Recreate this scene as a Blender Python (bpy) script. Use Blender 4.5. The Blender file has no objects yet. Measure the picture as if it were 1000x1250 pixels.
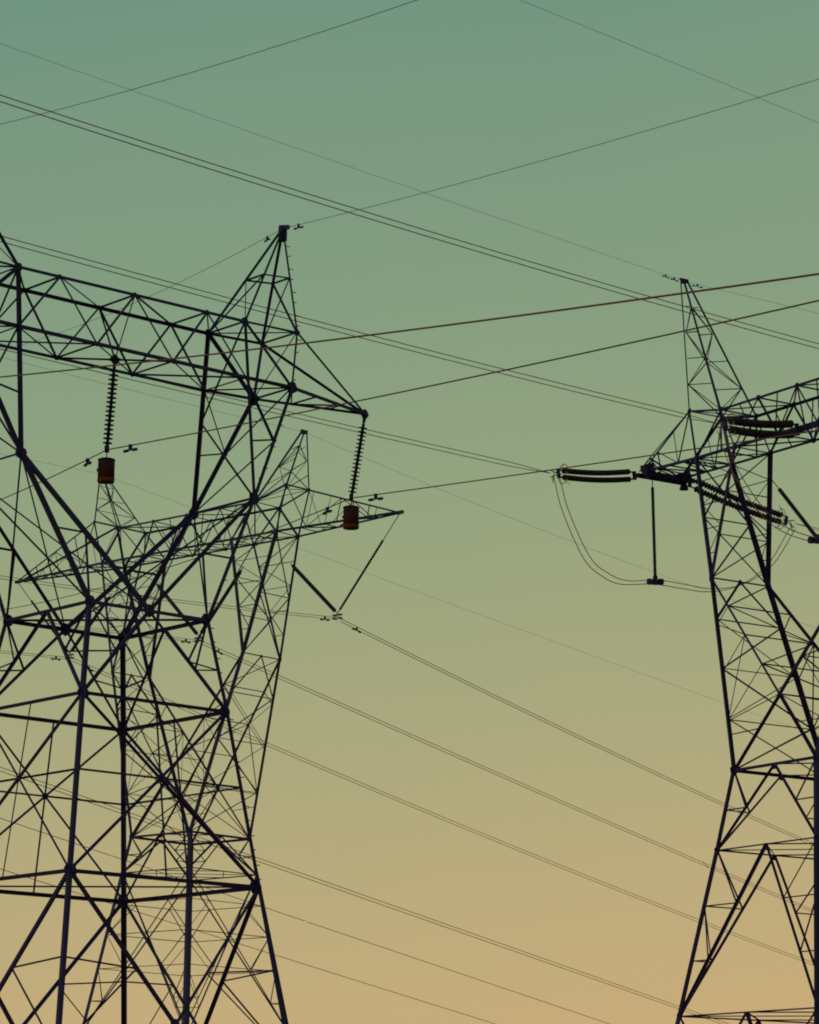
import bpy, bmesh, math, random
from mathutils import Vector, Matrix
random.seed(7)
S = bpy.context.scene
COL = S.collection
V = Vector
H = 1.7                       # eye height above the ground

# ------------------------------------------------------------------ camera
PITCH, ROLL, FPX = 0.21864, 0.01001, 3702.77
cam_d = bpy.data.cameras.new('camera')
cam = bpy.data.objects.new('camera', cam_d); COL.objects.link(cam)
cam_d.sensor_fit = 'HORIZONTAL'; cam_d.sensor_width = 36.0; cam_d.lens = FPX / 1000 * 36.0
cam_d.clip_start = 0.5; cam_d.clip_end = 60000
cp, sp, cr, sr = math.cos(PITCH), math.sin(PITCH), math.cos(ROLL), math.sin(ROLL)
r0, u0, f0 = V((1, 0, 0)), V((0, -sp, cp)), V((0, cp, sp))
rr, uu = r0 * cr + u0 * sr, u0 * cr - r0 * sr
cam.matrix_world = Matrix(((rr.x, uu.x, -f0.x, 0), (rr.y, uu.y, -f0.y, 0), (rr.z, uu.z, -f0.z, H), (0, 0, 0, 1)))
S.camera = cam

# ------------------------------------------------------------------ sky and sun
SUN_AZ, SUN_EL = math.radians(-118), math.radians(3.0)      # azimuth from +Y towards +X
world = bpy.data.worlds.new('World'); S.world = world; world.use_nodes = True
nt = world.node_tree; N, L = nt.nodes, nt.links
N.clear()
out = N.new('ShaderNodeOutputWorld'); bg = N.new('ShaderNodeBackground')
tc = N.new('ShaderNodeTexCoord')
nrm = N.new('ShaderNodeVectorMath'); nrm.operation = 'NORMALIZE'
dot = N.new('ShaderNodeVectorMath'); dot.operation = 'DOT_PRODUCT'
dot.inputs[1].default_value = (-0.10, 0.0, 1.0)
noi = N.new('ShaderNodeTexNoise'); noi.inputs['Scale'].default_value = 6.0; noi.inputs['Detail'].default_value = 6.0; noi.inputs['Roughness'].default_value = .6
nm = N.new('ShaderNodeMath'); nm.operation = 'MULTIPLY_ADD'; nm.inputs[1].default_value = 0.03; nm.inputs[2].default_value = -0.015
ad = N.new('ShaderNodeMath'); ad.operation = 'ADD'
ramp = N.new('ShaderNodeValToRGB')
def lin(c):
    return tuple(((v / 255) / 12.92 if v / 255 <= .04045 else ((v / 255 + .055) / 1.055) ** 2.4) for v in c) + (1.0,)
SKY = [(0.00, (204, 171, 121)), (0.052, (199, 172, 123)), (0.095, (187, 171, 125)), (0.135, (174, 169, 126)),
       (0.18, (160, 166, 126)), (0.217, (149, 164, 127)), (0.257, (139, 160, 128)), (0.30, (130, 156, 128)),
       (0.35, (122, 153, 129)), (0.392, (110, 148, 129)), (0.46, (102, 144, 130)), (1.0, (84, 124, 124))]
er = ramp.color_ramp
while len(er.elements) < len(SKY): er.elements.new(0.5)
for e, (p, c) in zip(er.elements, SKY):
    e.position = p; e.color = lin(c)
L.new(tc.outputs['Generated'], nrm.inputs[0]); L.new(nrm.outputs[0], dot.inputs[0]); L.new(nrm.outputs[0], noi.inputs['Vector'])
L.new(noi.outputs['Fac'], nm.inputs[0]); L.new(dot.outputs['Value'], ad.inputs[0]); L.new(nm.outputs[0], ad.inputs[1])
L.new(ad.outputs[0], ramp.inputs[0]); L.new(ramp.outputs[0], bg.inputs['Color']); bg.inputs['Strength'].default_value = 1.0
L.new(bg.outputs[0], out.inputs['Surface'])
sun_d = bpy.data.lights.new('sun', 'SUN'); sun_d.energy = 0.5; sun_d.angle = math.radians(1.0); sun_d.color = (1.0, 0.62, 0.38)
sun = bpy.data.objects.new('sun', sun_d); COL.objects.link(sun)
sd = V((math.sin(SUN_AZ) * math.cos(SUN_EL), math.cos(SUN_AZ) * math.cos(SUN_EL), math.sin(SUN_EL)))
sun.rotation_euler = sd.to_track_quat('Z', 'Y').to_euler(); sun.location = (0, 0, 80)
S.view_settings.view_transform = 'Standard'; S.view_settings.look = 'None'
S.cycles.filter_width = 1.9
S.view_settings.exposure = 0.0; S.view_settings.gamma = 1.0; S.view_settings.use_curve_mapping = False

# ------------------------------------------------------------------ materials
def mat(name, col, rough=.6, metal=0.0, spec=.3, var=.25, scale=6.0, tint=None):
    m = bpy.data.materials.new(name); m.use_nodes = True
    t = m.node_tree; b = t.nodes['Principled BSDF']
    b.inputs['Roughness'].default_value = rough; b.inputs['Metallic'].default_value = metal
    b.inputs['Specular IOR Level'].default_value = spec
    geo = t.nodes.new('ShaderNodeNewGeometry'); no = t.nodes.new('ShaderNodeTexNoise')
    no.inputs['Scale'].default_value = scale; no.inputs['Detail'].default_value = 4
    oi = t.nodes.new('ShaderNodeObjectInfo')
    a = t.nodes.new('ShaderNodeMath'); a.operation = 'ADD'
    mu = t.nodes.new('ShaderNodeMath'); mu.operation = 'MULTIPLY'; mu.inputs[1].default_value = .5
    t.links.new(geo.outputs['Position'], no.inputs['Vector'])
    t.links.new(no.outputs['Fac'], a.inputs[0]); t.links.new(oi.outputs['Random'], a.inputs[1]); t.links.new(a.outputs[0], mu.inputs[0])
    cr_ = t.nodes.new('ShaderNodeValToRGB')
    lo = [c * (1 - var) for c in col]; hi = [c * (1 + var) for c in (tint or col)]
    cr_.color_ramp.elements[0].position = .25; cr_.color_ramp.elements[1].position = .75
    cr_.color_ramp.elements[0].color = (*lo, 1); cr_.color_ramp.elements[1].color = (*hi, 1)
    t.links.new(mu.outputs[0], cr_.inputs[0]); t.links.new(cr_.outputs[0], b.inputs['Base Color'])
    return m
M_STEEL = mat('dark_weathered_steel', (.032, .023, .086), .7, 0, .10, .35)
M_STEEL_HAZE = mat('haze_tinted_steel', (.042, .036, .108), .7, 0, .12, .4)  # same steel, distance haze put into the colour as a paler, bluer base
M_GLASS = mat('brown_porcelain', (.06, .024, .038), .5, 0, .15, .3)
M_GREY = mat('dark_composite', (.022, .018, .05), .6, 0, .12, .3)
M_ALU = mat('weathered_conductor', (.36, .16, .13), .6, .1, .25, .2, 2.0)
M_ALU2 = mat('aged_single_conductor', (.17, .075, .085), .6, .1, .25, .2, 2.0)
M_EARTH = mat('earth_wire_steel', (.17, .21, .19), .6, .1, .3, .2, 2.0)
M_HARD = mat('dull_fitting', (.30, .24, .20), .45, .4, .4, .3)
M_RUST = mat('rust_red_paint', (.034, .014, .026), .75, 0, .1, .45, 7.0, (.045, .018, .022))
M_RUSTB = mat('bright_rust_band', (.12, .026, .02), .75, 0, .1, .5, 12.0)
M_SOIL = mat('dry_grass_soil', (.16, .115, .06), .95, 0, .1, .35, .3)

# ------------------------------------------------------------------ helpers
def link(name, data, parent=None, m=None):
    o = bpy.data.objects.new(name, data); COL.objects.link(o)
    if parent: o.parent = parent
    return o
def tag(o, label, cat, group=None):
    o['label'] = label; o['category'] = cat
    if group: o['group'] = group
    return o
def mesh_from(name, verts, faces, m, smooth=False):
    me = bpy.data.meshes.new(name); me.from_pydata([tuple(v) for v in verts], [], faces); me.materials.append(m)
    if smooth: me.polygons.foreach_set('use_smooth', [True] * len(me.polygons))
    me.update(); return me
def thing(name, loc, label, cat, group=None):
    e = link(name, None); e.location = loc; e.empty_display_size = .5
    return tag(e, label, cat, group)

def unit_angle(m):                     # an L-shaped rolled steel angle, 1 x 1 section, length 1 along Z
    t, o = .16, .38
    p = [(0, 0), (1, 0), (1, t), (t, t), (t, 1), (0, 1)]
    p = [(x - o, y - o) for x, y in p]
    v = [(x, y, 0) for x, y in p] + [(x, y, 1) for x, y in p]
    f = [tuple(range(5, -1, -1)), tuple(range(6, 12))] + [(i, (i + 1) % 6, 6 + (i + 1) % 6, 6 + i) for i in range(6)]
    return mesh_from('steel_angle', v, f, m)
def unit_box(m, name='box'):
    v = [(x, y, z) for z in (0, 1) for y in (-.5, .5) for x in (-.5, .5)]
    f = [(0, 2, 3, 1), (4, 5, 7, 6), (0, 1, 5, 4), (1, 3, 7, 5), (3, 2, 6, 7), (2, 0, 4, 6)]
    return mesh_from(name, v, f, m)
def unit_rod(m, n=8, name='rod', r=.5):
    v = []; f = []
    for z in (0, 1):
        for i in range(n): v.append((r * math.cos(2 * math.pi * i / n), r * math.sin(2 * math.pi * i / n), z))
    for i in range(n): f.append((i, (i + 1) % n, n + (i + 1) % n, n + i))
    f += [tuple(range(n - 1, -1, -1)), tuple(range(n, 2 * n))]
    return mesh_from(name, v, f, m)
def unit_plate(m):
    pts = [(.5, .28), (.3, .5), (-.32, .47), (-.5, .2), (-.46, -.34), (-.2, -.5), (.33, -.46), (.5, -.2)]
    n = len(pts); v = [(x, y, -.5) for x, y in pts] + [(x, y, .5) for x, y in pts]
    f = [tuple(range(n - 1, -1, -1)), tuple(range(n, 2 * n))] + [(i, (i + 1) % n, n + (i + 1) % n, n + i) for i in range(n)]
    return mesh_from('gusset', v, f, m)
def lathe(name, prof, m, n=14, smooth=True):    # prof: (r, z) from top to bottom
    v = []; f = []
    for r, z in prof:
        for i in range(n): v.append((r * math.cos(2 * math.pi * i / n), r * math.sin(2 * math.pi * i / n), z))
    for j in range(len(prof) - 1):
        for i in range(n): f.append((j * n + i, (j + 1) * n + i, (j + 1) * n + (i + 1) % n, j * n + (i + 1) % n))
    f += [tuple(range(n)), tuple(range(len(prof) * n - 1, (len(prof) - 1) * n - 1, -1))]
    return mesh_from(name, v, f, m, smooth)

ANG = {m.name: unit_angle(m) for m in (M_STEEL, M_STEEL_HAZE)}
BOX = {m.name: unit_box(m) for m in (M_STEEL, M_STEEL_HAZE, M_HARD, M_GREY)}
ROD = {m.name: unit_rod(m) for m in (M_STEEL, M_STEEL_HAZE, M_HARD, M_GREY, M_GLASS, M_ALU)}
PLT = {m.name: unit_plate(m) for m in (M_STEEL, M_STEEL_HAZE)}

def basis(d, ref=None):
    d = d.normalized()
    ref = ref or V((0, 0, 1))
    if abs(d.dot(ref)) > .96: ref = V((1, 0, 0)) if abs(d.x) < .9 else V((0, 1, 0))
    x = ref.cross(d).normalized(); y = d.cross(x).normalized()
    return x, y, d
def place(o, p, q, wx, wy, ref=None, spin=0.0):
    p, q = V(p), V(q); d = q - p
    x, y, z = basis(d, ref)
    if spin:
        c, s = math.cos(spin), math.sin(spin); x, y = x * c + y * s, y * c - x * s
    ln = d.length
    o.matrix_local = Matrix(((x.x * wx, y.x * wy, z.x * ln, p.x), (x.y * wx, y.y * wy, z.y * ln, p.y),
                             (x.z * wx, y.z * wy, z.z * ln, p.z), (0, 0, 0, 1)))
    return o
class Frame:
    """bars, plates and fittings in the local frame of one thing"""
    def __init__(s, root, m): s.root, s.m = root, m; s.cx = 0; s.cz = 27
    def bar(s, p, q, w, name='brace', spin=None):
        o = link(name, ANG[s.m.name], s.root)
        p, q = V(p), V(q)
        if name in ('leg', 'arm_leg', 'arm_post', 'chord', 'ring_strut', 'peak_leg'):      # heel outwards, flanges in the faces
            inn = V((s.cx, 0, s.cz if name in ('chord',) else (p.z + q.z) / 2)) - (p + q) / 2
            x, y, z = basis(q - p)
            spin = max((0, 1.5708, 3.1416, 4.7124), key=lambda a: ((x * math.cos(a) + y * math.sin(a)) + (y * math.cos(a) - x * math.sin(a))).dot(inn))
        return place(o, p, q, w, w, spin=random.choice((0, 1.571, 3.1416, 4.712)) if spin is None else spin)
    def box(s, p, q, wx, wy, name, m=None, ref=None): return place(link(name, BOX[(m or s.m).name], s.root), p, q, wx, wy, ref)
    def rod(s, p, q, d, name, m=None): return place(link(name, ROD[(m or s.m).name], s.root), p, q, d, d)
    def plate(s, p, n, size, name='gusset_plate', t=.03, spin=None):
        n = V(n).normalized(); p = V(p)
        o = link(name, PLT[s.m.name], s.root)
        a = spin if spin is not None else random.uniform(0, 6.28)
        x, y, z = basis(n); c, sn = math.cos(a), math.sin(a); x, y = x * c + y * sn, y * c - x * sn
        o.matrix_local = Matrix(((x.x * size, y.x * size, z.x * t, p.x), (x.y * size, y.y * size, z.y * t, p.y),
                                 (x.z * size, y.z * size, z.z * t, p.z), (0, 0, 0, 1)))
        return o
    def zig(s, a0, a1, b0, b1, n, w, name='brace', strut=True, first=0, wx=None, skip_end=False):
        a0, a1, b0, b1 = map(V, (a0, a1, b0, b1))
        for i in range(n):
            t, u = i / n, (i + 1) / n
            if (i + first) % 2 == 0: s.bar(a0.lerp(a1, t), b0.lerp(b1, u), w, name)
            else: s.bar(b0.lerp(b1, t), a0.lerp(a1, u), w, name)
            if strut and i > 0: s.bar(a0.lerp(a1, t), b0.lerp(b1, t), wx or w, 'strut')
    def cross(s, a0, a1, b0, b1, n, w, name='brace', strut=True):
        a0, a1, b0, b1 = map(V, (a0, a1, b0, b1))
        for i in range(n):
            t, u = i / n, (i + 1) / n
            s.bar(a0.lerp(a1, t), b0.lerp(b1, u), w, name); s.bar(b0.lerp(b1, t), a0.lerp(a1, u), w, name)
            if strut and i > 0: s.bar(a0.lerp(a1, t), b0.lerp(b1, t), w, 'strut')

# ------------------------------------------------------------------ ground
g = mesh_from('ground', [(-25000, -25000, 0), (25000, -25000, 0), (25000, 25000, 0), (-25000, 25000, 0)], [(0, 1, 2, 3)], M_SOIL)
go = link('ground', g); go['kind'] = 'structure'; go['label'] = 'dark flat grassland under the power lines'

def footing(fr, p):
    me = bpy.data.meshes.get('footing_block')
    if me is None:
        me = lathe('footing_block', [(.38, .42), (.42, .36), (.55, 0)], mat('footing_concrete', (.3, .29, .27), .9, 0, .2), 12, False)
    o = link('footing', me, fr.root); o.location = (p[0], p[1], 0)

SG = (1, -1)
# ------------------------------------------------------------------ the guyed-looking waist tower with a long beam (tower A)
A = dict(tx=-9.046, ty=89.469, yaw=.7154, xi=4.2512, xo=6.39, xob=6.158, bt=.938, bto=.889, bb=1.06, bbo=.97, zT=26.412, zTo=26.476,
         zB=24.56, zBo=24.602, zTip=24.6, zA=30.157, xA=6.44, xK=4.2965, zK=20.64, bK=1.534, a=2.147, zW=16.46, a2=2.6045, z2=13.693,
         a1=3.355, z1=8.503, a0=3.948, z0=4.377, xtip=10.0)
def tower_a():
    p = A
    root = thing('transmission_tower', (p['tx'], p['ty'], 0), 'big dark lattice pylon whose disc insulators carry hanging rust red weights', 'pylon')
    root.rotation_euler.z = p['yaw']
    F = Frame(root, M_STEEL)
    # local frame: +y here is the side away from the line's near span, so the photographed near side is -y
    P = lambda x, y, z: V((x, -y, z + H))
    slope = (p['a0'] - p['a1']) / (p['z1'] - p['z0']); aG = p['a1'] + slope * (p['z1'] + H)
    W = {}; L2 = {}; L1 = {}; G = {}; K = {}; BO = {}; TO = {}; T = {}; Bn = {}
    for s in SG:
        for t in SG:
            W[s, t] = P(s * p['a'], t * p['a'], p['zW']); L2[s, t] = P(s * p['a2'], t * p['a2'], p['z2'])
            L1[s, t] = P(s * p['a1'], t * p['a1'], p['z1']); G[s, t] = P(s * aG, t * aG, -H + .1)
            K[s, t] = P(s * p['xK'], t * p['bK'], p['zK']); BO[s, t] = P(s * p['xob'], t * p['bbo'], p['zBo'])
            TO[s, t] = P(s * p['xo'], t * p['bto'], p['zTo']); T[s, t] = P(s * p['xi'], t * p['bt'], p['zT']); Bn[s, t] = P(s * p['xi'], t * p['bb'], p['zB'])
    tip = {s: P(s * p['xtip'], 0, p['zTip']) for s in SG}; apex = {s: P(s * p['xA'], 0, p['zA']) for s in SG}
    W0 = {t: P(0, t * p['a'], p['zW']) for t in SG}; W0x = {s: P(s * p['a'], 0, p['zW']) for s in SG}
    # body legs
    for k in W:
        F.bar(W[k], L2[k], .125, 'leg'); F.bar(L2[k], L1[k], .122, 'leg'); F.bar(L1[k], G[k], .13, 'leg'); footing(F, G[k])
    faces = [((-1, 1), (1, 1)), ((1, 1), (1, -1)), ((1, -1), (-1, -1)), ((-1, -1), (-1, 1))]
    for a, b in faces:
        n = ((W[a] + W[b]) / 2) - V((0, 0, W[a].z)); mid = (W[a] + W[b]) / 2
        # waist ring, inverted V down to the ring below
        F.bar(W[a], W[b], .105, 'ring_strut'); F.bar(L2[a], L2[b], .105, 'ring_strut'); F.bar(L1[a], L1[b], .115, 'ring_strut')
        F.bar(mid, L2[a], .085); F.bar(mid, L2[b], .085)
        for c in (a, b):
            m1 = mid.lerp(L2[c], .5); F.bar(W[c], m1, .05, 'redundant_brace'); F.bar(W[c].lerp(L2[c], .55), m1, .045, 'redundant_brace')
        # cross-braced panel with a middle strut and a hanger
        cx = L2[a].lerp(L1[b], p['a2'] / (p['a1'] + p['a2']))
        F.bar(L2[a], L1[b], .07); F.bar(L2[b], L1[a], .07)
        tz = (cx.z - L2[a].z) / (L1[a].z - L2[a].z)
        for c in (a, b): F.bar(cx, L2[c].lerp(L1[c], tz), .055, 'strut')
        F.bar((L2[a] + L2[b]) / 2, (L1[a] + L1[b]) / 2, .04, 'hanger')
        F.plate(cx, n, .2)
        # big lower cross panel to the footings
        aa, bb_ = L1[a], L1[b]
        cx = L1[a].lerp(G[b], p['a1'] / (p['a1'] + aG))
        F.bar(L1[a], G[b], .1); F.bar(L1[b], G[a], .1); F.plate(cx, n, .3)
        for c, d in ((a, b), (b, a)):
            q = L1[c].lerp(G[d], .26); F.bar(q, L1[c].lerp(G[c], .24), .045, 'redundant_brace')
            F.bar(q, L1[c].lerp(G[c], .5), .04, 'redundant_brace')
            q2 = L1[d].lerp(G[c], .72); F.bar(q2, L1[c].lerp(G[c], .74), .045, 'redundant_brace'); F.bar(q2, L1[c].lerp(G[c], .5), .04, 'redundant_brace')
        for c in (a, b):
            for R, sz in ((W, .34), (L2, .36), (L1, .4)):
                F.plate(R[c] + (V((0, 0, R[c].z)) - R[c]) * .02 + n.normalized() * .02, n, sz)
    F.bar(W[-1, -1], W[1, 1], .06, 'plan_brace'); F.bar(W[-1, 1], W[1, -1], .06, 'plan_brace')
    F.bar(L1[-1, -1], L1[1, 1], .05, 'plan_brace')
    for t in SG: F.plate(W0[t], (0, 1, 0), .36)
    # fork arms
    for s in SG:
        for t in SG:
            F.bar(BO[s, t], K[s, t], .125, 'arm_leg'); F.bar(K[s, t], W[s, t], .135, 'arm_leg')
            F.bar(T[s, t], K[s, t], .11, 'arm_post'); F.bar(K[s, t], W0[t], .125, 'arm_leg')
            F.plate(K[s, t], (0, 1, 0), .36); F.plate(BO[s, t], (0, 1, .15), .38); F.plate(T[s, t], (0, 1, 0), .26)
            Mi = BO[s, t].lerp(K[s, t], .48); vi = T[s, t].lerp(K[s, t], .68)
            F.bar(Mi, vi, .05, 'redundant_brace'); F.bar(Mi, Bn[s, t], .045, 'redundant_brace'); F.plate(Mi, (0, 1, 0), .18)
            q = K[s, t].lerp(W[s, t], .5); q0 = K[s, t].lerp(W0[t], .5)
            F.bar(q, q0, .06, 'strut'); F.bar(q0, W[s, t], .05, 'redundant_brace')
        F.bar(K[s, 1], K[s, -1], .06, 'strut')
        # outer face lattice
        F.cross(BO[s, 1], K[s, 1], BO[s, -1], K[s, -1], 2, .05, strut=False)
        F.cross(K[s, 1], W[s, 1], K[s, -1], W[s, -1], 1, .05, strut=False)
        F.cross(K[s, 1], W0[1], K[s, -1], W0[-1], 1, .045, strut=False)
        F.zig(T[s, 1], K[s, 1], T[s, -1], K[s, -1], 2, .045, strut=False)
    # beam
    bmx = lambda x, t, top: P(x, t * (p['bt'] if top else p['bb']), p['zT'] if top else p['zB'])
    xs_t = [-p['xi'], -.65 * p['xi'], 0, .65 * p['xi'], p['xi']]; xs_b = [-p['xi'], -.335 * p['xi'], .335 * p['xi'], p['xi']]
    for t in SG:
        F.bar(T[-1, t], T[1, t], .095, 'chord'); F.bar(Bn[-1, t], Bn[1, t], .095, 'chord')
        for s in SG:
            F.bar(Bn[s, t], BO[s, t], .095, 'chord'); F.bar(T[s, t], TO[s, t], .07, 'chord'); F.bar(T[s, t], BO[s, t], .1, 'chord')
            F.bar(TO[s, t], BO[s, t], .07, 'post'); F.bar(TO[s, t], tip[s], .07 if t < 0 else .08, 'chord'); F.bar(BO[s, t], tip[s], .085, 'chord')
            F.plate(TO[s, t], (0, 1, 0), .2)
            F.bar(T[s, t], apex[s], .08, 'peak_leg'); F.bar(TO[s, t], apex[s], .07, 'peak_leg')
        for a, b in ((0, 1), (2, 1), (2, 2), (4, 2)): pass
        for xa, xb in ((-.65, -1), (-.65, -.335), (0, -.335), (0, .335), (.65, .335), (.65, 1)):
            F.bar(bmx(xa * p['xi'], t, 1), bmx(xb * p['xi'], t, 0), .055)
        for xa in xs_t[1:4]: F.plate(bmx(xa, t, 1), (0, 1, 0), .15)
        for xb in xs_b[1:3]: F.plate(bmx(xb, t, 0), (0, 1, 0), .15)
    for i, x in enumerate(xs_t):
        F.bar(bmx(x, 1, 1), bmx(x, -1, 1), .05, 'strut')
        if i < 4: F.bar(bmx(x, 1, 1), bmx(xs_t[i + 1], -1, 1), .045, 'plan_brace')
    for i, x in enumerate(xs_b):
        F.bar(bmx(x, 1, 0), bmx(x, -1, 0), .045, 'strut')
        if i < 3:
            F.bar(bmx(x, 1, 0), bmx(xs_b[i + 1], -1, 0), .05, 'plan_brace'); F.bar(bmx(x, -1, 0), bmx(xs_b[i + 1], 1, 0), .05, 'plan_brace')
    hub = P(0, 0, p['zB'])
    for t in SG: F.bar(bmx(0, t, 1), hub, .04, 'hanger')
    F.plate(hub, (0, 0, 1), .36); F.plate(hub, (0, 1, 0), .3)
    for s in SG:
        F.bar(TO[s, 1], TO[s, -1], .05, 'strut'); F.bar(BO[s, 1], BO[s, -1], .07, 'strut')
        F.bar(T[s, 1], TO[s, -1], .045, 'plan_brace'); F.bar(T[s, -1], TO[s, 1], .04, 'plan_brace')
        F.bar(Bn[s, 1], BO[s, -1], .05, 'plan_brace'); F.bar(Bn[s, -1], BO[s, 1], .05, 'plan_brace')
        F.zig(BO[s, 1], tip[s], BO[s, -1], tip[s], 3, .045, strut=True)
        F.bar(TO[s, 1], BO[s, -1], .04)
        F.plate(tip[s], (0, 1, 0), .3); F.plate(tip[s] - V((0, 0, .1)), (1, 0, 0), .2)
        # earth-wire peak: one ring, lower lattice, capped top
        ring = [T[s, 1].lerp(apex[s], .5), TO[s, 1].lerp(apex[s], .52), TO[s, -1].lerp(apex[s], .52), T[s, -1].lerp(apex[s], .5)]
        base = [T[s, 1], TO[s, 1], TO[s, -1], T[s, -1]]
        for i in range(4):
            F.bar(ring[i], ring[(i + 1) % 4], .05, 'strut')
        F.bar(ring[2], base[1], .055); F.bar(ring[0], base[3], .04); F.bar(ring[3], base[0], .03); F.bar(ring[1], base[2], .03)
        F.box(apex[s] - V((0, 0, .42)), apex[s] + V((0, 0, .06)), .2, .2, 'peak_cap')
        F.box(apex[s] + V((0, -.3, -.02)), apex[s] + V((0, .16, .08)), .1, .13, 'wire_bracket')
    # step bolts up one corner
    path = [(L1[1, 1], L2[1, 1]), (L2[1, 1], W[1, 1]), (W[1, 1], BO[1, 1]), (BO[1, 1], TO[1, 1]), (TO[1, 1], apex[1])]
    for a, b in path:
        n = int((b - a).length / .42)
        for i in range(n):
            q = a.lerp(b, (i + .5) / n); F.rod(q, q + V((.2, 0, 0)) if i % 2 else q + V((0, -.18, 0)), .03, 'step_bolt')
    return root
tower_a()

# ------------------------------------------------------------------ the two bundled-conductor towers (B suspension, C strain)
B = dict(tx=-13.5095, ty=190.0, yaw=-.724, xT=6.085, xTO=8.715, zT=41.694, zTO=42.451, bt=1.109, btO=1.023, xBO=7.8855, zB=39.579, bb=.993, xBV=3.9825,
         xK=5.858, zK=32.0785, bK=1.6425, zW=21.149, xtip=17.215, ztip=39.646, btip=.1, xA=9.189, zA=45.913, xBM=6.0456,
         lev=[(21.149, 2.605), (18.9, 2.958), (9.2, 4.481), (-H, 6.19)], xpan=(1, 2), lf=1.3)
C = dict(tx=21.1675, ty=153.657, yaw=-.9817, xT=6.189, xTO=8.955, zT=40.953, zTO=41.447, bt=1.235, btO=1.148, xBO=8.2916, zB=38.6665, bb=1.237, xBV=5.0645,
         xK=6.255, zK=31.646, bK=1.951, zW=20.948, xtip=12.853, ztip=38.738, btip=1.37, xA=10.726, zA=49.4965, xBM=6.189,
         lev=[(20.948, 3.174), (16.8625, 3.815), (8.4976, 5.234), (-H, 6.96)])
def local_to_world(p, v):
    c, s = math.cos(p['yaw']), math.sin(p['yaw']); return V((p['tx'] + c * v[0] - s * v[1], p['ty'] + s * v[0] + c * v[1], v[2]))
def tower_bc(p, label, strain, w, m):
    root = thing('transmission_tower', (p['tx'], p['ty'], 0), label, 'pylon'); root.rotation_euler.z = p['yaw']
    F = Frame(root, m); F.cz = p['zB'] + H + 1.1; P = lambda x, y, z: V((x, y, z + H))
    wl, wm, ws, wr = w           # leg, chord, brace, redundant widths
    D = {}
    def put(n, x, y, z):
        for s in SG:
            for t in SG: D[n, s, t] = P(s * x, t * y, z)
    put('T', p['xT'], p['bt'], p['zT']); put('TO', p['xTO'], p['btO'], p['zTO']); put('BO', p['xBO'], p['bb'], p['zB'])
    put('BM', p['xBM'], p['bb'], p['zB']); put('BV', p['xBV'], p['bb'], p['zB']); put('K', p['xK'], p['bK'], p['zK'])
    put('P', p['xtip'], p['btip'], p['ztip'])
    for i, (z, a) in enumerate(p['lev']): put('L%d' % i, a, a, z + (.1 if i == len(p['lev']) - 1 else 0))
    apex = {s: P(s * p['xA'], 0, p['zA']) for s in SG}
    nl = len(p['lev'])
    a = p['lev'][0][1]
    X0 = {}
    for t in SG:                  # where the two fork diagonals cross
        X0[t] = D['K', 1, t].lerp(D['L0', -1, t], p['xK'] / (p['xK'] + a))
    faces = [((-1, -1), (1, -1)), ((1, -1), (1, 1)), ((1, 1), (-1, 1)), ((-1, 1), (-1, -1))]
    # body below the waist
    for i in range(nl - 1):
        for c in ((1, 1), (1, -1), (-1, 1), (-1, -1)):
            F.bar(D[('L%d' % i,) + c], D[('L%d' % (i + 1),) + c], wl * (p.get('lf', 1) + .06 * i), 'leg')
        big = p['lev'][i][0] - p['lev'][i + 1][0] > 6
        for c, d in faces:
            u0_, u1_ = D[('L%d' % i,) + c], D[('L%d' % i,) + d]; v0_, v1_ = D[('L%d' % (i + 1),) + c], D[('L%d' % (i + 1),) + d]
            mid = (u0_ + u1_) / 2
            F.bar(u0_, u1_, wm * (1.15 if i == 0 else .55), 'ring_strut')
            nn = mid - V((0, 0, mid.z))
            if i not in p.get('xpan', ()) and i < nl - 2: F.plate(mid - V((0, 0, wl * .5)), nn, wl * 1.3)
            if i in p.get('xpan', ()):
                la, lb = (u0_ - u1_).length, (v0_ - v1_).length; k = la / (la + lb); xc = u0_.lerp(v1_, k)
                F.bar(u0_, v1_, ws * 1.2); F.bar(u1_, v0_, ws * 1.2); F.plate(xc, nn, wl * 1.3)
                for a0_, a1_, o1_ in ((u0_, v0_, v1_), (u1_, v1_, v0_)):
                    lm_ = a0_.lerp(a1_, k); F.bar(lm_, xc, ws * .8, 'strut')
                    q = a0_.lerp(o1_, k * .5); F.bar(q, a0_.lerp(a1_, k * .5), wr, 'redundant_brace'); F.bar(q, lm_, wr, 'redundant_brace')
                    q = xc.lerp(a1_, .36); F.bar(q, a0_.lerp(a1_, k + (1 - k) * .36), wr, 'redundant_brace'); F.bar(q, lm_, wr, 'redundant_brace')
                    q = xc.lerp(a1_, .7); F.bar(q, a0_.lerp(a1_, k + (1 - k) * .7), wr, 'redundant_brace'); F.bar(q, a0_.lerp(a1_, k + (1 - k) * .36), wr, 'redundant_brace')
                    F.plate(a0_ + nn.normalized() * .02, nn, wl * 1.4)
                F.bar(u0_.lerp(v1_, k * .5), u1_.lerp(v0_, k * .5), wr, 'strut'); F.bar(xc.lerp(v0_, .36), xc.lerp(v1_, .36), wr, 'strut')
                continue
            for a0_, a1_ in ((u0_, v0_), (u1_, v1_)):
                F.bar(mid, a1_, wm * (1.1 if big else .8))
                ks = (.34, .67) if big else (.5,)
                prev = a0_
                for k in ks:
                    q = mid.lerp(a1_, k); F.bar(prev, q, wr * 1.3, 'redundant_brace'); F.bar(a0_.lerp(a1_, k), q, wr * 1.2, 'redundant_brace'); prev = a0_.lerp(a1_, k)
                F.plate(a0_ + nn.normalized() * .02, nn, wl * (2.0 if i == 0 else 1.4))
        if i: 
            F.bar(D['L%d' % i, 1, 1], D['L%d' % i, -1, -1], wr, 'plan_brace'); F.bar(D['L%d' % i, -1, 1], D['L%d' % i, 1, -1], wr, 'plan_brace')
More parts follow.
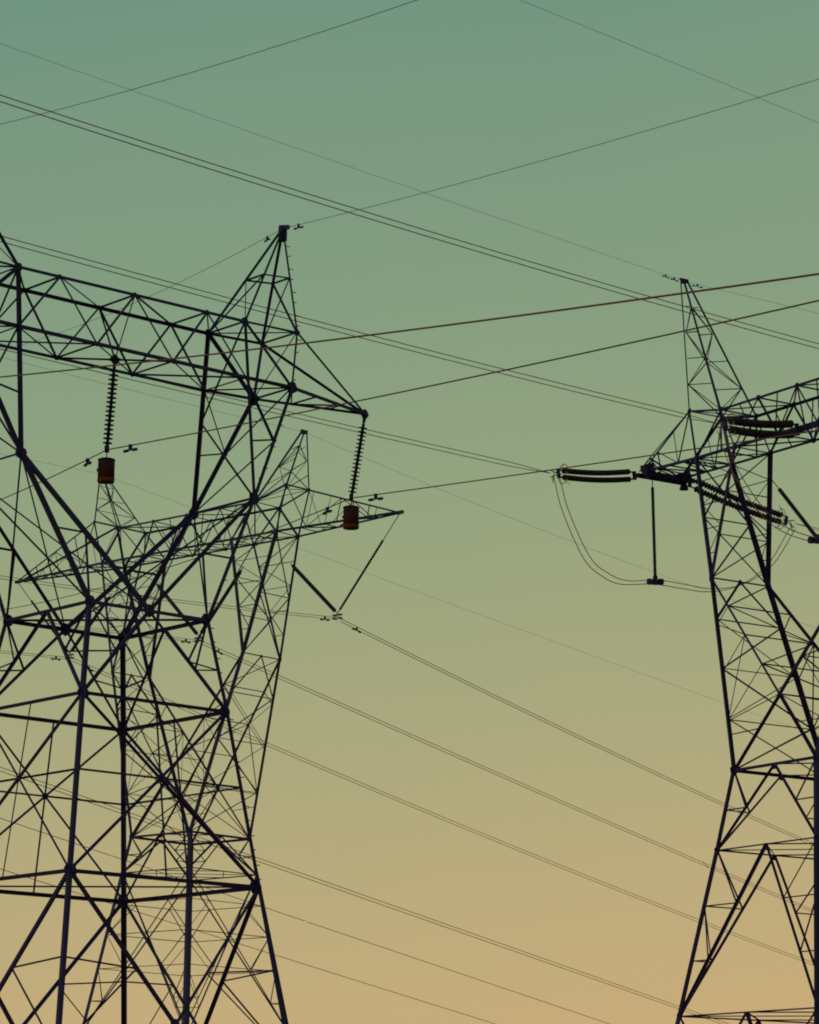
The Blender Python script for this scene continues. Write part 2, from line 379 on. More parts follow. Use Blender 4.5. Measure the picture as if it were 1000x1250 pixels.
        mids = [(D[('L%d' % i,) + c] + D[('L%d' % i,) + d]) / 2 for c, d in faces]
        for j in range(4): F.bar(mids[j], mids[(j + 1) % 4], wr * 1.2, 'plan_brace')
    for c in ((1, 1), (1, -1), (-1, 1), (-1, -1)): footing(F, D[('L%d' % (nl - 1),) + c])
    # fork arms
    for s in SG:
        for t in SG:
            F.bar(D['BO', s, t], D['K', s, t], wl, 'arm_leg'); F.bar(D['K', s, t], D['L0', s, t], wl, 'arm_leg')
            F.bar(D['BV', s, t], D['K', s, t], wl * .85, 'arm_post')
            F.bar(D['K', s, t], X0[t], wl * .58, 'arm_diagonal'); F.bar(X0[t], D['L0', -s, t], wl * (.9 if s > 0 else .6), 'arm_diagonal')
            F.zig(D['BO', s, t], D['K', s, t], D['BV', s, t], D['K', s, t], 5, wr, 'redundant_brace')
            F.zig(D['K', s, t], D['L0', s, t], D['K', s, t], X0[t].lerp(D['L0', s, t], .0), 4, wr, 'redundant_brace', first=1)
            F.bar(D['K', s, t].lerp(D['L0', s, t], .82), X0[t].lerp(D['L0', s, t], .45), wr, 'redundant_brace')
            F.plate(D['K', s, t], (0, 1, 0), wl * 1.8); F.plate(D['BV', s, t], (0, 1, 0), wl * 1.6); F.plate(D['BO', s, t], (0, 1, 0), wl * 1.6)
        k1, k2 = D['K', s, 1], D['K', s, -1]; km = (k1 + k2) / 2
        F.bar(k1, k2, ws * 1.2, 'strut'); F.plate(km, (1, 0, 0), wl)
        F.cross(D['BO', s, 1], k1, D['BO', s, -1], k2, 2, ws, strut=True)
        l1, l2 = D['L0', s, 1], D['L0', s, -1]
        q1, q2 = k1.lerp(l1, .22), k2.lerp(l2, .22)
        F.bar(km, q1, ws * 1.4); F.bar(km, q2, ws * 1.4); F.bar(q1, q2, ws, 'strut')
        F.zig(q1, l1, q2, l2, 3, ws, strut=False, first=0); F.zig(q1, l1, q2, l2, 3, wr, strut=False, first=1)
        for kk in (.33, .67): F.bar(q1.lerp(l1, kk), q2.lerp(l2, kk), wr, 'strut')
        F.zig(D['BV', s, 1], k1, D['BV', s, -1], k2, 3, wr * 1.2)
        F.zig(k1, X0[1], k2, X0[-1], 4, wr * 1.2, strut=True)
    for t in SG: F.plate(X0[t], (0, 1, 0), wl * 1.5)
    F.bar(X0[1], X0[-1], ws, 'strut')
    F.cross(X0[1], D['L0', 1, 1], X0[-1], D['L0', 1, -1], 1, wr, strut=False)
    F.cross(X0[1], D['L0', -1, 1], X0[-1], D['L0', -1, -1], 1, wr, strut=False)
    # beam
    xt = [-p['xT'], -p['xT'] / 2, 0, p['xT'] / 2, p['xT']]; bq = p['xT'] * .25
    xb = [-p['xBV'], -bq, bq, p['xBV']]
    top = lambda x, t: P(x, t * p['bt'], p['zT']); bot = lambda x, t: P(x, t * p['bb'], p['zB'])
    for t in SG:
        F.bar(D['T', -1, t], D['T', 1, t], wm, 'chord'); F.bar(D['BO', -1, t], D['BO', 1, t], wm, 'chord')
        seq = [(xt[0], xb[0]), (xt[1], xb[0]), (xt[1], xb[1]), (xt[2], xb[1]), (xt[2], xb[2]), (xt[3], xb[2]), (xt[3], xb[3]), (xt[4], xb[3])]
        for x1, x2 in seq: F.bar(top(x1, t), bot(x2, t), ws * 1.3)
        for i in range(4): F.bar(top((xt[i] + xt[i + 1]) / 2, t), bot((xb[max(0, i - 1)] + xb[min(3, i + 1)]) / 2, t), wr, 'redundant_brace')
        for x in xt: F.plate(top(x, t), (0, 1, 0), wl * 1.3)
        for x in xb[1:3]: F.plate(bot(x, t), (0, 1, 0), wl * 1.2)
        for s in SG:
            F.bar(D['T', s, t], D['TO', s, t], wm * .9, 'chord'); F.bar(D['T', s, t], D['BO', s, t], wm * .9)
            F.bar(D['T', s, t], D['BM', s, t], ws, 'post'); F.bar(D['TO', s, t], D['BO', s, t], wm, 'post')
            F.bar(D['TO', s, t], D['P', s, t], wm * .85, 'chord'); F.bar(D['BO', s, t], D['P', s, t], wm, 'chord')
            F.plate(D['TO', s, t], (0, 1, 0), wl * 1.3)
            n = 3 if strain else 4
            F.zig(D['TO', s, t], D['P', s, t], D['BO', s, t], D['P', s, t], n, wr * 1.1, strut=True, first=0)
    for i, x in enumerate(xt):
        F.bar(top(x, 1), top(x, -1), ws, 'strut')
        if i < 4: F.bar(top(x, 1 if i % 2 else -1), top(xt[i + 1], -1 if i % 2 else 1), ws, 'plan_brace')
    for i, x in enumerate(xb):
        F.bar(bot(x, 1), bot(x, -1), ws, 'strut')
        if i < 3: F.bar(bot(x, 1), bot(xb[i + 1], -1), ws, 'plan_brace'); F.bar(bot(x, -1), bot(xb[i + 1], 1), ws, 'plan_brace')
    for s in SG:
        for n in ('TO', 'BO', 'BM'): F.bar(D[n, s, 1], D[n, s, -1], ws, 'strut')
        F.bar(D['BV', s, 1], D['BO', s, -1], wr, 'plan_brace'); F.bar(D['BV', s, -1], D['BO', s, 1], wr, 'plan_brace')
        F.bar(D['T', s, 1], D['TO', s, -1], wr, 'plan_brace'); F.bar(D['T', s, -1], D['TO', s, 1], wr, 'plan_brace')
        F.zig(D['BO', s, 1], D['P', s, 1], D['BO', s, -1], D['P', s, -1], 4 if strain else 5, ws, strut=True)
        # earth-wire peak
        legs = [D['T', s, -1], D['TO', s, -1], D['TO', s, 1], D['T', s, 1]]
        for j, q in enumerate(legs):
            tops = apex[s] + V((.12 * (1 if j in (1, 2) else -1) * s, .12 * (1 if j > 1 else -1), 0))
            F.bar(q, tops, wm * .8 if j in (0,) else wm * .6, 'peak_leg')
        for j in range(4):
            q, r = legs[j], legs[(j + 1) % 4]
            F.zig(q, apex[s], r, apex[s], 5 if strain else 4, wr, strut=(j % 2 == 0), first=j % 2)
        F.box(apex[s] - V((0, 0, .12)), apex[s] + V((0, 0, .08)), .3, .3, 'peak_cap'); F.box(apex[s] + V((0, -.3, .08)), apex[s] + V((0, .3, .08)), .1, .1, 'wire_bracket')
        if strain:
            e1, e2 = D['P', s, -1], D['P', s, 1]
            for gx in (0, -s * .75): F.box(e1 + V((gx, -.35, -.22)), e2 + V((gx, .35, -.22)), .16, .24, 'end_girder')
            F.box(e1 + V((.1 * s, .5, -.2)), e1 + V((-s * .95, .5, -.2)), .14, .26, 'end_girder'); F.box(e2 + V((.1 * s, -.6, -.2)), e2 + V((-s * .95, -.6, -.2)), .14, .26, 'end_girder')
            bell = link('end_bell', lathe('end_bell', [(.06, .3), (.16, .22), (.24, .02), (.26, -.1)], m, 12), root); bell.matrix_local = Matrix.Translation(e2 + V((0, .2, -.5)))
            F.box(e1 + V((-s * .5, -.25, -.1)), e1 + V((-s * .5, .3, .1)), .5, .75, 'attachment_plate')
            F.box(e2 + V((-s * .4, -.35, -.1)), e2 + V((-s * .4, .2, .1)), .5, .6, 'attachment_plate')
            tp = e1 + V((-s * .55, .1, .72))
            F.bar(tp, e1 + V((0, -.2, 0)), ws * 1.3); F.bar(tp, e1 + V((-s * 1.3, 0, 0)), ws * 1.3); F.bar(tp, D['TO', s, -1], wm * .55, 'chord'); F.bar(tp, e2, ws)
        else:
            F.box(D['P', s, 1] + V((-.25 * s, -.1, 0)), D['P', s, 1] + V((.3 * s, -.1, 0)), .16, .2, 'tip_bracket')
    if strain:
        for t in SG:
            F.box(P(-.35, t * p['btip'], p['ztip'] - .2), P(1.85, t * p['btip'], p['ztip'] - .2), .18, .3, 'attachment_plate')
            F.bar(P(.75, t * p['btip'], p['ztip'] - .2), top(0, t), ws * 1.2); F.bar(P(.75, t * p['btip'], p['ztip'] - .2), bot(bq, t), ws)
    return root
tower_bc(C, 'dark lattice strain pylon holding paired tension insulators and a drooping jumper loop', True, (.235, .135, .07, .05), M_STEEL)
tower_bc(B, 'slender haze-tinted lattice pylon behind the red weights, its insulators hung in V shapes', False, (.175, .12, .06, .042), M_STEEL_HAZE)

# ------------------------------------------------------------------ insulators
DISC = lathe('insulator_disc', [(.028, .062), (.05, .055), (.052, .012), (.148, -.008), (.15, -.036), (.07, -.03), (.05, -.06)], M_GREY, 14)
DISCB = lathe('tension_disc', [(.03, .075), (.07, .06), (.075, .025), (.158, -.01), (.158, -.045), (.1, -.05), (.07, -.075)], M_GLASS, 12)
def orient(o, p, d, ref=None):
    x, y, z = basis(d, ref); o.matrix_local = Matrix(((x.x, y.x, z.x, p.x), (x.y, y.y, z.y, p.y), (x.z, y.z, z.z, p.z), (0, 0, 0, 1)))
def sheds(name, ln, n, r, rc, m, parent, p, d, taper=0):
    prof = [(rc, 0)]
    for i in range(n):
        z = ln * (i + .5) / n; h = ln / n; k = r * (1 - taper * max(0, 1 - i / (n * .5)))
        prof += [(rc, z - .4 * h), (k, z - .05 * h), (k, z + .08 * h), (rc, z + .3 * h)]
    prof.append((rc, ln))
    me = lathe(name, prof, m, 10); o = link(name, me, parent); orient(o, p, d); return o

def suspension_string(x, y1, z0, drop, label):
    p = A
    c, s = math.cos(p['yaw']), math.sin(p['yaw'])
    w = lambda x_, y_, z_: V((p['tx'] + c * x_ + s * y_, p['ty'] + s * x_ - c * y_, z_ + H))
    a, b = w(x, 0, z0), w(x, y1, z0 - drop)
    e = thing('insulator_string', b, label, 'insulator', 'disc insulator strings')
    F = Frame(e, M_STEEL); a_, b_ = a - b, V((0, 0, 0)); d = (a_ - b_); u = d.normalized()
    F.rod(a_ - u * .3, a_ + u * .05, .06, 'link', M_STEEL); F.box(a_ - u * .16, a_ - u * .02, .14, .1, 'shackle')
    ns = 17; top = d.length - .26; low = .16
    for i in range(ns):
        o = link('disc', DISC, e); orient(o, b_ + u * (low + (top - low) * (i + .5) / ns), u)
    F.rod(b_ + u * .1, a_ - u * .2, .1, 'core_rod', M_GREY)
    F.box(V((0, 0, -.07)), V((0, 0, .12)), .2, .13, 'suspension_clamp')
    return b
INS = [suspension_string(-10, -.444, A['zTip'] - .12, 2.702, 'string of dark discs under the beam tip away from the peak'),
       suspension_string(0, -.273, 24.56, 2.79, 'string of dark discs hanging from the middle of the beam'),
       suspension_string(10, -.616, A['zTip'] - .12, 2.594, 'string of dark discs hanging from the pointed beam end')]
def weight(b, label):
    e = thing('counterweight', b + V((0, 0, -1.02)), label, 'weight', 'rust red counterweights')
    body = lathe('weight_body', [(.05, .74), (.22, .735), (.255, .7), (.258, .12)], M_RUST, 28)
    bd = link('body', body, e)
    link('band', lathe('weight_band', [(.258, .12), (.262, .11), (.262, .012), (.252, 0)], M_RUSTB, 28), bd)
    F = Frame(e, M_STEEL); F.rod(V((0, 0, .72)), V((0, 0, .98)), .03, 'hanger_rod'); F.box(V((-.29, 0, .38)), V((-.23, 0, .38)), .06, .08, 'lug')
    link('top_rim', lathe('weight_rim', [(.262, .715), (.268, .705), (.268, .675), (.26, .668)], M_RUST, 28), bd)
weight(INS[1], 'rust red cylinder weight under the insulator at the middle of the beam')
weight(INS[2], 'rust red cylinder weight under the insulator at the pointed beam end')
weight(INS[0], 'rust red cylinder weight under the beam tip away from the peak')

# V strings on tower B
yokes = [(-11.842, 34.131), (.291, 33.936), (12.249, 34.024)]
def v_string(i, x, z, tl, tr, lab):
    e = thing('v_string_insulator', local_to_world(B, (x, 0, z + H)), lab, 'insulator', 'v shaped insulator strings')
    e.rotation_euler.z = B['yaw']; F = Frame(e, M_STEEL_HAZE)
    o = V((x, 0, z))
    for (q, gap) in (tl, tr):
        q = V(q) - o; u = q.normalized(); ln = q.length
        hi = ln - gap
        sheds('insulator_rod', hi - .3, 26, .135 if gap < 1 else .085, .11 if gap < 1 else .06, M_GREY, e, u * .3, u)
        F.rod(u * .02, u * .34, .06, 'end_fitting'); F.rod(u * (hi - .04), u * ln, .05, 'link_rod')
        F.rod(u * hi, u * (hi + .14), .15, 'end_fitting')
    F.box(V((-.35, 0, -.08)), V((.35, 0, -.08)), .06, .22, 'yoke_plate', ref=V((0, 1, 0)))
    for s in SG: F.box(V((s * .22, -.18, -.3)), V((s * .22, .18, -.3)), .1, .12, 'suspension_clamp', M_HARD); F.rod(V((s * .22, 0, -.28)), V((s * .22, 0, -.05)), .04, 'hanger_link')
legx = lambda z: B['xBO'] + (2.605 - B['xBO']) * (B['zB'] - z) / (B['zB'] - B['zW'])
v_string(2, *yokes[2], ((legx(37.7) + .75, .1, 37.7), .35), ((B['xtip'], 0, B['ztip'] - .1), 2.1), 'V shaped insulator pair under the beam end behind a red weight')
v_string(1, *yokes[1], ((-3.9, 0, 38.0), .45), ((4.15, 0, 38.0), .45), 'V shaped insulator pair inside the window of the rear pylon')
v_string(0, *yokes[0], ((-B['xtip'], 0, B['ztip'] - .1), 2.1), ((-legx(37.7) - .75, .1, 37.7), .35), 'V shaped insulator pair under the beam end behind thick pylon legs')

STRAIN = {'Cs0': ((12.887, 163.582, 38.738), (7.576, 159.184, 37.596)), 'Cs1': ((20.445, 152.272, 38.588), (15.47, 148.152, 37.642)),
          'Cs2': ((27.17, 142.209, 38.738), (21.873, 137.823, 38.117)), 'Cf0': ((15.165, 165.104, 38.738), (21.943, 168.807, 37.063)),
          'Cf1': ((22.723, 153.794, 38.738), (29.501, 157.497, 37.063)), 'Cf2': ((29.448, 143.731, 38.738), (36.226, 147.434, 37.063))}
def ring_mesh(R, r, m, n=18, k=6, gap=0.0):
    v = []; f = []
    for i in range(n):
        a = gap + (2 * math.pi - 2 * gap) * i / (n - (1 if gap else 0))
        for j in range(k):
            b = 2 * math.pi * j / k; v.append(((R + r * math.cos(b)) * math.cos(a), (R + r * math.cos(b)) * math.sin(a), r * math.sin(b)))
    for i in range(n - (1 if gap else 0)):
        for j in range(k): f.append((i * k + j, ((i + 1) % n) * k + j, ((i + 1) % n) * k + (j + 1) % k, i * k + (j + 1) % k))
    return mesh_from('ring', v, f, m, True)
RING = ring_mesh(.36, .022, M_HARD, 18, 6, .35)
def strain_set(key, label):
    a, b = STRAIN[key]; a, b = V(a) + V((0, 0, H - (.2 if key[1] == 's' else 0))), V(b) + V((0, 0, H - .03))
    e = thing('tension_insulator', a, label, 'insulator', 'paired tension insulator sets')
    F = Frame(e, M_STEEL); d = b - a; u = d.normalized(); ln = d.length
    side = V((0, 0, 1)) - u * u.z; fat = {'Cs0': 1.0, 'Cs1': 1.32, 'Cs2': 1.32}.get(key, 1.15); side = side.normalized() * .195 * fat
    F.rod(V((0, 0, 0)), u * .62, .11, 'link'); F.box(u * .28, u * .46, .2, .2, 'shackle')
    F.box(u * .62 - side * 1.25, u * .62 + side * 1.25, .08, .22, 'yoke_plate')
    i0, i1 = .95, ln - .95; n = 30
    for s in SG:
        F.rod(u * .62 + side * s, u * i0 + side * s, .09, 'end_fitting'); cm = side * s + u * ((i0 + i1) / 2) - V((0, 0, .095))
        F.rod(u * i0 + side * s, cm, .12, 'core_rod', M_GLASS); F.rod(cm, u * i1 + side * s, .12, 'core_rod', M_GLASS)
        F.rod(u * i1 + side * s, u * (ln - .6) + side * s, .08, 'end_fitting')
        for k in range(n):
            o = link('disc', DISCB, e); orient(o, side * s * (1.08 - .16 * (k / n)) + u * (i0 + (i1 - i0) * (k + .5) / n) - V((0, 0, .1 * math.sin(math.pi * (k + .5) / n))), -u); o.scale = (fat, fat, 1)
        o = link('grading_ring', RING, e); orient(o, u * (ln - .95) + side * s, (u + V((0, 0, .35))).normalized())
    F.box(u * (ln - .6) - side * 1.25, u * (ln - .6) + side * 1.25, .07, .2, 'yoke_plate')
    h = u.cross(V((0, 0, 1))).normalized() * .2
    for s in SG:
        F.rod(u * (ln - .6) + h * 0, u * ln + V((0, 0, .2)) * s, .06, 'dead_end_clamp', M_HARD)
        F.rod(u * (ln - .3) + V((0, 0, .12)) * s, u * (ln - .15) + V((0, 0, -.4 + .1 * s)), .05, 'jumper_lug', M_HARD)
        F.rod(u * (ln - .75) + side * s, u * (ln - 1.25) + side * s * 1.0 + V((0, 0, .42 * s)) + h * s, .035, 'arcing_horn', M_HARD)
strain_set('Cs0', 'paired tension insulators at the outer beam end, reaching out over the jumper loop')
strain_set('Cs1', 'paired brown tension insulators lying across the beam of the strain pylon')
strain_set('Cs2', 'paired tension insulators at the hidden beam end of the strain pylon')
strain_set('Cf0', 'paired tension insulators slanting down behind the legs of the strain pylon')
strain_set('Cf1', 'paired tension insulators from mid beam of the strain pylon, far side')
strain_set('Cf2', 'paired tension insulators on the far side of the hidden beam end')

def jumper_post(a, b, label, n, r, clamp=True):
    a, b = V(a) + V((0, 0, H)), V(b) + V((0, 0, H))
    e = thing('jumper_insulator', b, label, 'insulator'); F = Frame(e, M_STEEL); u = (a - b).normalized(); ln = (a - b).length
    F.rod(u * (ln - .45), u * (ln + .55), .05, 'link_rod'); sheds('insulator_rod', ln - .5, n, r, r * .7, M_GREY, e, u * .15, u, 0)
    F.box(V((-.36, -.1, -.12)), V((.36, .1, -.12)), .14, .16, 'clamp'); F.box(V((0, 0, -.3)), V((0, 0, .16)), .3, .24, 'clamp_body')
    for s in SG: F.rod(V((s * .3 - .12, -.04, -.14)), V((s * .3 + .12, .04, -.14)), .36, 'weight')
jumper_post((13.4, 163.19, 38.15), (13.52, 163.19, 32.62), 'thin upright insulator holding the jumper loop under the beam end', 42, .105)
jumper_post((18.99, 153.66, 35.86), (21.12, 153.66, 33.0), 'slanting insulator propping the jumper beside the strain pylon leg', 30, .13)

# ------------------------------------------------------------------ conductors
def tube(pts, r, m, name, n=6):
    v = []; f = []
    k = len(pts)
    for i, q in enumerate(pts):
        d = (pts[min(i + 1, k - 1)] - pts[max(i - 1, 0)]); x, y, z = basis(d)
        for j in range(n):
            a = 2 * math.pi * j / n; v.append(q + x * (r * math.cos(a)) + y * (r * math.sin(a)))
    for i in range(k - 1):
        for j in range(n): f.append((i * n + j, i * n + (j + 1) % n, (i + 1) * n + (j + 1) % n, (i + 1) * n + j))
    f += [tuple(range(n - 1, -1, -1)), tuple(range((k - 1) * n, k * n))]
    return mesh_from(name, v, f, m, True)
def wire(name, pts, r, m, label, group=None, cat='wire'):
    o0 = pts[0]; me = tube([q - o0 for q in pts], r, m, name); o = link(name, me); o.location = o0
    return tag(o, label, cat, group)
WIRES = {
    'A0n': ([-16.886, 83.245, 21.777], -1.0, -0.18804, 0.0004011, 105), 'A1n': ([-9.225, 89.675, 21.77], -1.0, -0.11383, 0.0003864, 105),
    'A2n': ([-1.902, 96.493, 21.886], -1.0, -0.11151, 0.0001694, 105), 'A1f': ([-9.225, 89.675, 21.77], 1.9, 0.10613, 0.0006318, 260),
    'A2f': ([-1.902, 96.493, 21.886], 1.9, 0.07949, 0.0005438, 260), 'Ae0n': ([-13.908, 85.243, 30.157], -1.0, -0.19893, 0.0011719, 100),
    'Ae1n': ([-4.184, 93.694, 30.157], -1.0, -0.13756, 0.0007397, 100), 'Ae1f': ([-4.184, 93.694, 30.157], 1.9, 0.13677, 0.0007837, 260),
    'C0n': ([7.576, 159.184, 37.596], -2.35, -0.02271, 0.0001648, 140), 'C1n': ([15.47, 148.152, 37.642], -2.35, -0.03461, 0.0003294, 140),
    'C2n': ([21.873, 137.823, 38.117], -2.35, -0.04086, 0.0004409, 140), 'Ce0n': ([15.208, 162.575, 49.497], -2.3, -0.02411, 0.0001513, 140),
    'Ce1n': ([27.127, 144.739, 49.497], -2.3, -0.02263, -0.0001749, 140), 'Ce0f': ([15.208, 162.575, 49.497], 0.5, -0.05687, 0.0002629, 260),
    'C0f': ([21.943, 168.807, 37.063], 0.5, -0.09, 0.0003, 260), 'C1f': ([29.501, 157.497, 37.063], 0.5, -0.09, 0.0003, 260),
    'C2f': ([36.226, 147.434, 37.063], 0.5, -0.09, 0.0003, 260), 'B0f': ([-22.381, 197.844, 34.131], 1.0, -0.12976, 0.0001667, 380),
    'B1f': ([-13.291, 189.807, 33.936], 1.0, -0.11427, 5.63e-05, 380), 'B2f': ([-4.333, 181.886, 34.024], 1.0, -0.123, 0.0002379, 380),
    'B0n': ([-22.381, 197.844, 34.131], -2.17, -0.08972, 0.0004599, 150), 'B1n': ([-13.291, 189.807, 33.936], -2.17, -0.08476, 0.0002553, 150),
    'B2n': ([-4.333, 181.886, 34.024], -2.17, -0.10364, 0.0005585, 150), 'Be0f': ([-20.393, 196.087, 45.913], 0.85, -0.09887, 9.58e-05, 380),
    'Be1f': ([-6.626, 183.913, 45.913], 0.85, -0.10996, 0.0006268, 380), 'Be0n': ([-20.393, 196.087, 45.913], -2.2, -0.06, 0.0003, 150),
    'Be1n': ([-6.626, 183.913, 45.913], -2.2, -0.06, 0.0003, 150)}
def wpt(key, s, dz=0.0, dx=0.0):
    (x, y, z), ph, m, k, sm = WIRES[key]
    return V((x + math.cos(ph) * s - math.sin(ph) * dx, y + math.sin(ph) * s + math.cos(ph) * dx, z + H + m * s + k * s * s + dz))
def span(key, label, r, m, group=None, dz=0.0, dx=0.0, n=70, name='conductor_wire', flare=0):
    sm = WIRES[key][4]
    pts = []
    for i in range(n + 1):
        s = sm * (i / n) ** 1.3
        f = min(1, .0 + s / flare) if flare else 1
        pts.append(wpt(key, s, dz * f, dx * f))
    return wire(name, pts, r, m, label, group)
span('A1n', 'single conductor running towards us from the middle disc string', .019, M_ALU2)
span('A2n', 'single conductor running towards us from the disc string at the pointed beam end', .019, M_ALU2)
span('A0n', 'single conductor crossing highest of the plain conductors, below the earth wires', .019, M_ALU2)
span('A1f', 'single conductor running off behind from the middle disc string', .018, M_ALU2)
span('A2f', 'single conductor running off behind from the pointed beam end, through the pylon', .018, M_ALU2)
span('Ae1n', 'thin earth wire running towards us from the capped peak beside the pointed beam end', .009, M_EARTH, name='earth_wire')
span('Ae1f', 'thin earth wire running off behind from the capped peak', .009, M_EARTH, name='earth_wire')
span('Ae0n', 'thin earth wire rising across the upper corner of sky, ending at no visible peak', .009, M_EARTH, name='earth_wire')
for key, lab, grp, r in (('C0n', 'twin conductor wire leading from the tension insulators over the jumper loop', 'twin wires from the outer tension insulators', .020),
                         ('C1n', 'twin conductor wire leading to the tension insulators across the beam', 'twin wires to mid beam', .020),
                         ('C2n', 'twin conductor wire, the highest pair crossing the sky over all pylons', 'highest pair of twin wires', .020),
                         ('C0f', 'twin conductor wire leaving behind the strain pylon from the slanting insulators', 'twin wires behind the strain pylon', .016),
                         ('C1f', 'twin conductor wire leaving mid beam behind the strain pylon', 'twin wires behind mid beam', .016),
                         ('C2f', 'twin conductor wire leaving the hidden beam end behind the strain pylon', 'twin wires behind the hidden beam end', .016)):
    for s in SG: span(key, ('upper ' if s > 0 else 'lower ') + lab, r, M_ALU, grp, dz=.105 * s, dx=.03 * s, flare=3)
span('Ce0n', 'thin earth wire running towards us from the peak of the strain pylon', .008, M_EARTH, name='earth_wire')
span('Ce0f', 'thin earth wire leaving behind the peak of the strain pylon', .008, M_EARTH, name='earth_wire')
span('Ce1n', 'thin earth wire descending through the empty sky above the strain pylon', .009, M_EARTH, name='earth_wire')
for key, lab, grp in (('B0f', 'twin conductor wire descending from the rear pylon V insulators behind thick legs', 'lowest twin wires of the rear pylon'),
                      ('B1f', 'twin conductor wire descending away from the V insulators inside the rear pylon window', 'middle twin wires of the rear pylon'),
                      ('B2f', 'twin conductor wire descending away from the V insulators under the rear beam end', 'upper twin wires of the rear pylon')):
    for s in SG: span(key, ('upper ' if s > 0 else 'lower ') + lab, .021, M_ALU, grp, dz=-.3 + .2 * s, dx=.22 * s)
for key, lab, grp in (('B0n', 'twin conductor wire reaching the V insulators behind thick pylon legs', 'near twin wires, behind thick legs'),
                      ('B1n', 'twin conductor wire reaching the V insulators in the rear pylon window', 'near twin wires, rear window'),
                      ('B2n', 'twin conductor wire reaching the V insulators under the rear beam end', 'near twin wires, rear beam end')):
    for s in SG: span(key, lab, .017, M_ALU, grp, dz=-.3 + .03 * s, dx=.22 * s)
span('Be0f', 'faint earth wire descending away from the rear pylon peak behind a red weight', .008, M_EARTH, name='earth_wire')
span('Be1f', 'faint earth wire descending away from the open peak of the rear pylon', .008, M_EARTH, name='earth_wire')
span('Be0n', 'faint earth wire coming to the rear pylon peak behind a red weight', .008, M_EARTH, name='earth_wire')
span('Be1n', 'faint earth wire coming to the open peak of the rear pylon', .008, M_EARTH, name='earth_wire')
# distant circuit whose towers stand outside the picture
for (p0, p1, lab, grp, tw, r) in (((-42.07, 235, 34.9), (63.5, 420, 15.4), 'distant twin conductor wire, uppermost of the low far lines', 'distant twin wires', .32, .032),
                                  ((-41.88, 235, 30.9), (63.5, 420, 10.4), 'distant dark conductor wire between two paler far lines', None, 0, .03),
                                  ((-41.68, 235, 26.7), (63.3, 420, 6.5), 'distant conductor wire, lowest of the far lines', None, 0, .03)):
    for s in (SG if tw else (0,)):
        pts = []
        for i in range(31):
            t = i / 30; q = V(p0).lerp(V(p1), t); q.z += H + tw * .5 * s + 1.5 * (4 * t * (1 - t) - 0) * .0; pts.append(q)
        wire('conductor_wire', pts, r, M_ALU, lab, grp)

JUMPER = [(7.93, 159.18, 37.31), (8.43, 159.55, 35.54), (9.58, 160.39, 33.24), (10.6, 161.12, 32.45), (11.72, 161.92, 32.17), (13.52, 163.19, 32.46),
          (15.19, 164.36, 32.46), (16.8, 165.47, 32.48), (18.62, 166.7, 33.05), (20.39, 167.87, 34.43), (21.84, 168.81, 36.78)]
def smooth(pts, n=6):
    P_ = [V(q) for q in pts]; P_ = [P_[0] * 2 - P_[1]] + P_ + [P_[-1] * 2 - P_[-2]]; o = []
    for i in range(1, len(P_) - 2):
        for j in range(n):
            t = j / n; a, b, c, d = P_[i - 1:i + 3]
            o.append(.5 * ((2 * b) + (c - a) * t + (2 * a - 5 * b + 4 * c - d) * t * t + (3 * b - a - 3 * c + d) * t ** 3))
    return o + [P_[-2]]
for s in SG:
    k = len(JUMPER) - 1
    pts = [V(q) + V((.17 * s, .1 * s, H + .13 * s * math.sin(math.pi * i / k))) for i, q in enumerate(JUMPER)]
    wire('jumper_cable', smooth(pts), .024, M_ALU, 'jumper cable drooping in a loop under the outer beam end of the strain pylon', 'twin jumper cables', 'cable')
J2 = [(15.6, 148.3, 37.4), (16.6, 149.3, 35.2), (18.6, 151.4, 33.3), (21.12, 153.66, 32.85), (24.2, 155.3, 32.9), (27.4, 156.6, 34.2), (29.4, 157.45, 36.8)]
for s in SG:
    k = len(J2) - 1
    wire('jumper_cable', smooth([V(q) + V((.12 * s, 0, H + .1 * s)) for q in J2]), .024, M_ALU, 'jumper cable passing behind the strain pylon leg to the slanting insulator', 'twin mid-beam jumper cables', 'cable')

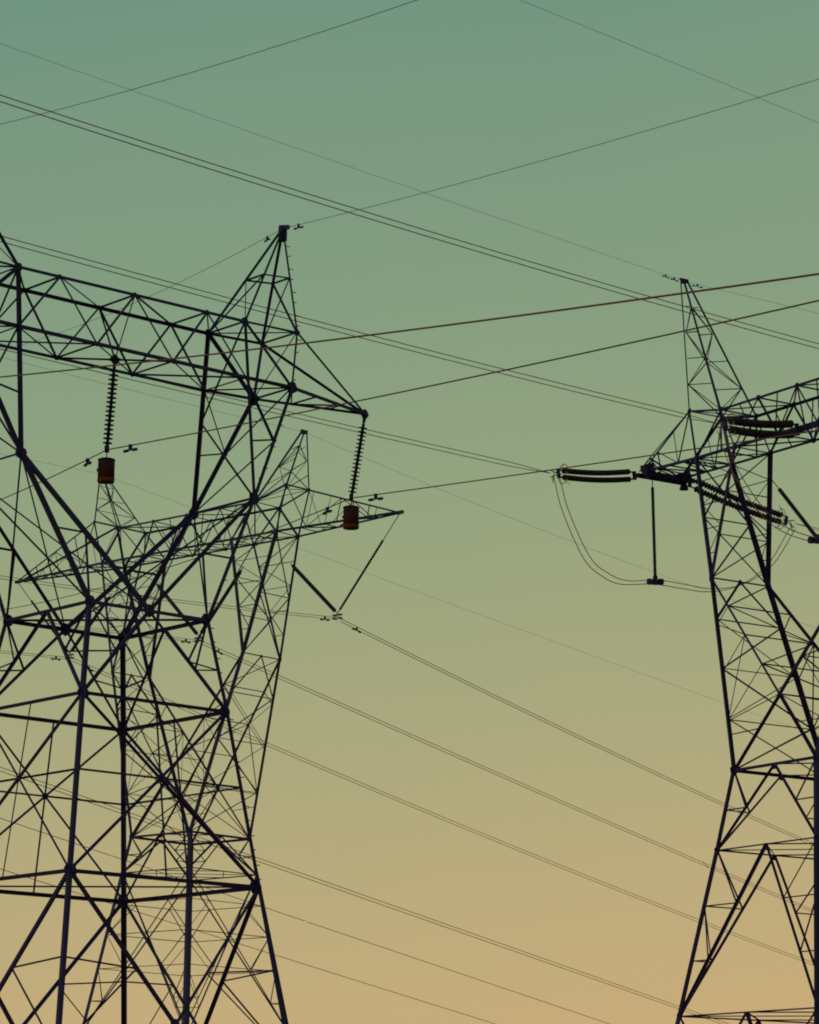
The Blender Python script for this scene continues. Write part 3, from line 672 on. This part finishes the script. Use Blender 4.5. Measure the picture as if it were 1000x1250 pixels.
# ------------------------------------------------------------------ vibration dampers
def damper(key, s, label, group, size=1.0, dz=0.0, dx=0.0):
    q = wpt(key, s, dz, dx); q2 = wpt(key, s + .3, dz, dx); u = (q2 - q).normalized()
    e = thing('vibration_damper', q, label, 'damper', group); F = Frame(e, M_STEEL); dn = V((0, 0, -.13 * size))
    F.box(V((0, 0, .03)), dn, .07 * size, .1 * size, 'clamp')
    F.rod(dn - u * .3 * size, dn + u * .3 * size, .025 * size, 'messenger_cable')
    for t in SG: F.rod(dn + u * t * .16 * size, dn + u * t * .34 * size, .085 * size, 'bob')
damper('A1n', 1.55, 'small damper on the conductor just before the middle disc string', 'dampers on the plain conductors', 1.15)
damper('A1f', 2.6, 'small damper on the conductor just behind the middle disc string', 'dampers on the plain conductors', 1.15)
damper('A2n', 1.5, 'small damper on the conductor before the disc string at the pointed beam end', 'dampers on the plain conductors', 1.15)
damper('A2f', 2.6, 'small damper on the conductor behind the disc string at the pointed beam end', 'dampers on the plain conductors', 1.15)
damper('Ae1n', 1.0, 'small damper on the earth wire before the capped peak', 'dampers on the earth wires', .8)
damper('Ae1f', 1.8, 'small damper on the earth wire behind the capped peak', 'dampers on the earth wires', .8)
damper('Ce0n', .9, 'small damper on the earth wire before the strain pylon peak', 'dampers on the earth wires', 1.0)
damper('Ce0n', 1.7, 'second small damper on the earth wire before the strain pylon peak', 'dampers on the earth wires', .9)
damper('Ce0f', .9, 'small damper on the earth wire behind the strain pylon peak', 'dampers on the earth wires', 1.0)
for key, nm_ in (('B0', 'V insulators behind thick pylon legs'), ('B1', 'V insulators in the rear pylon window'), ('B2', 'V insulators under the rear beam end')):
    damper(key + 'f', 1.8, 'small damper on the descending wire just past the ' + nm_, 'dampers on the twin wires', 1.3, -.4, -.22)
    damper(key + 'n', 1.6, 'small damper on the wire just before the ' + nm_, 'dampers on the twin wires', 1.3, -.33, .22)

# spacers that hold the twin wires apart
def spacer(key, st, label, hz, hx, off=0.0):
    a, b = wpt(key, st, off + hz, hx), wpt(key, st, off - hz, -hx)
    e = thing('line_spacer', (a + b) / 2, label, 'spacer', 'spacers on the twin wires'); F = Frame(e, M_STEEL); d = (a - b) / 2
    F.rod(-d, d, .035, 'spacer_bar')
    for t in SG: F.box(d * t - (d.normalized() * .05), d * t + (d.normalized() * .05), .07, .07, 'spacer_clamp')
spacer('B2f', 86, 'small spacer between the twin wires descending from the rear beam end', .2, .22, -.3)
spacer('B1f', 70, 'small spacer between the twin wires descending from the rear pylon window', .2, .22, -.3)
spacer('C2n', 62, 'small spacer between the highest pair of twin wires', .105, .03)
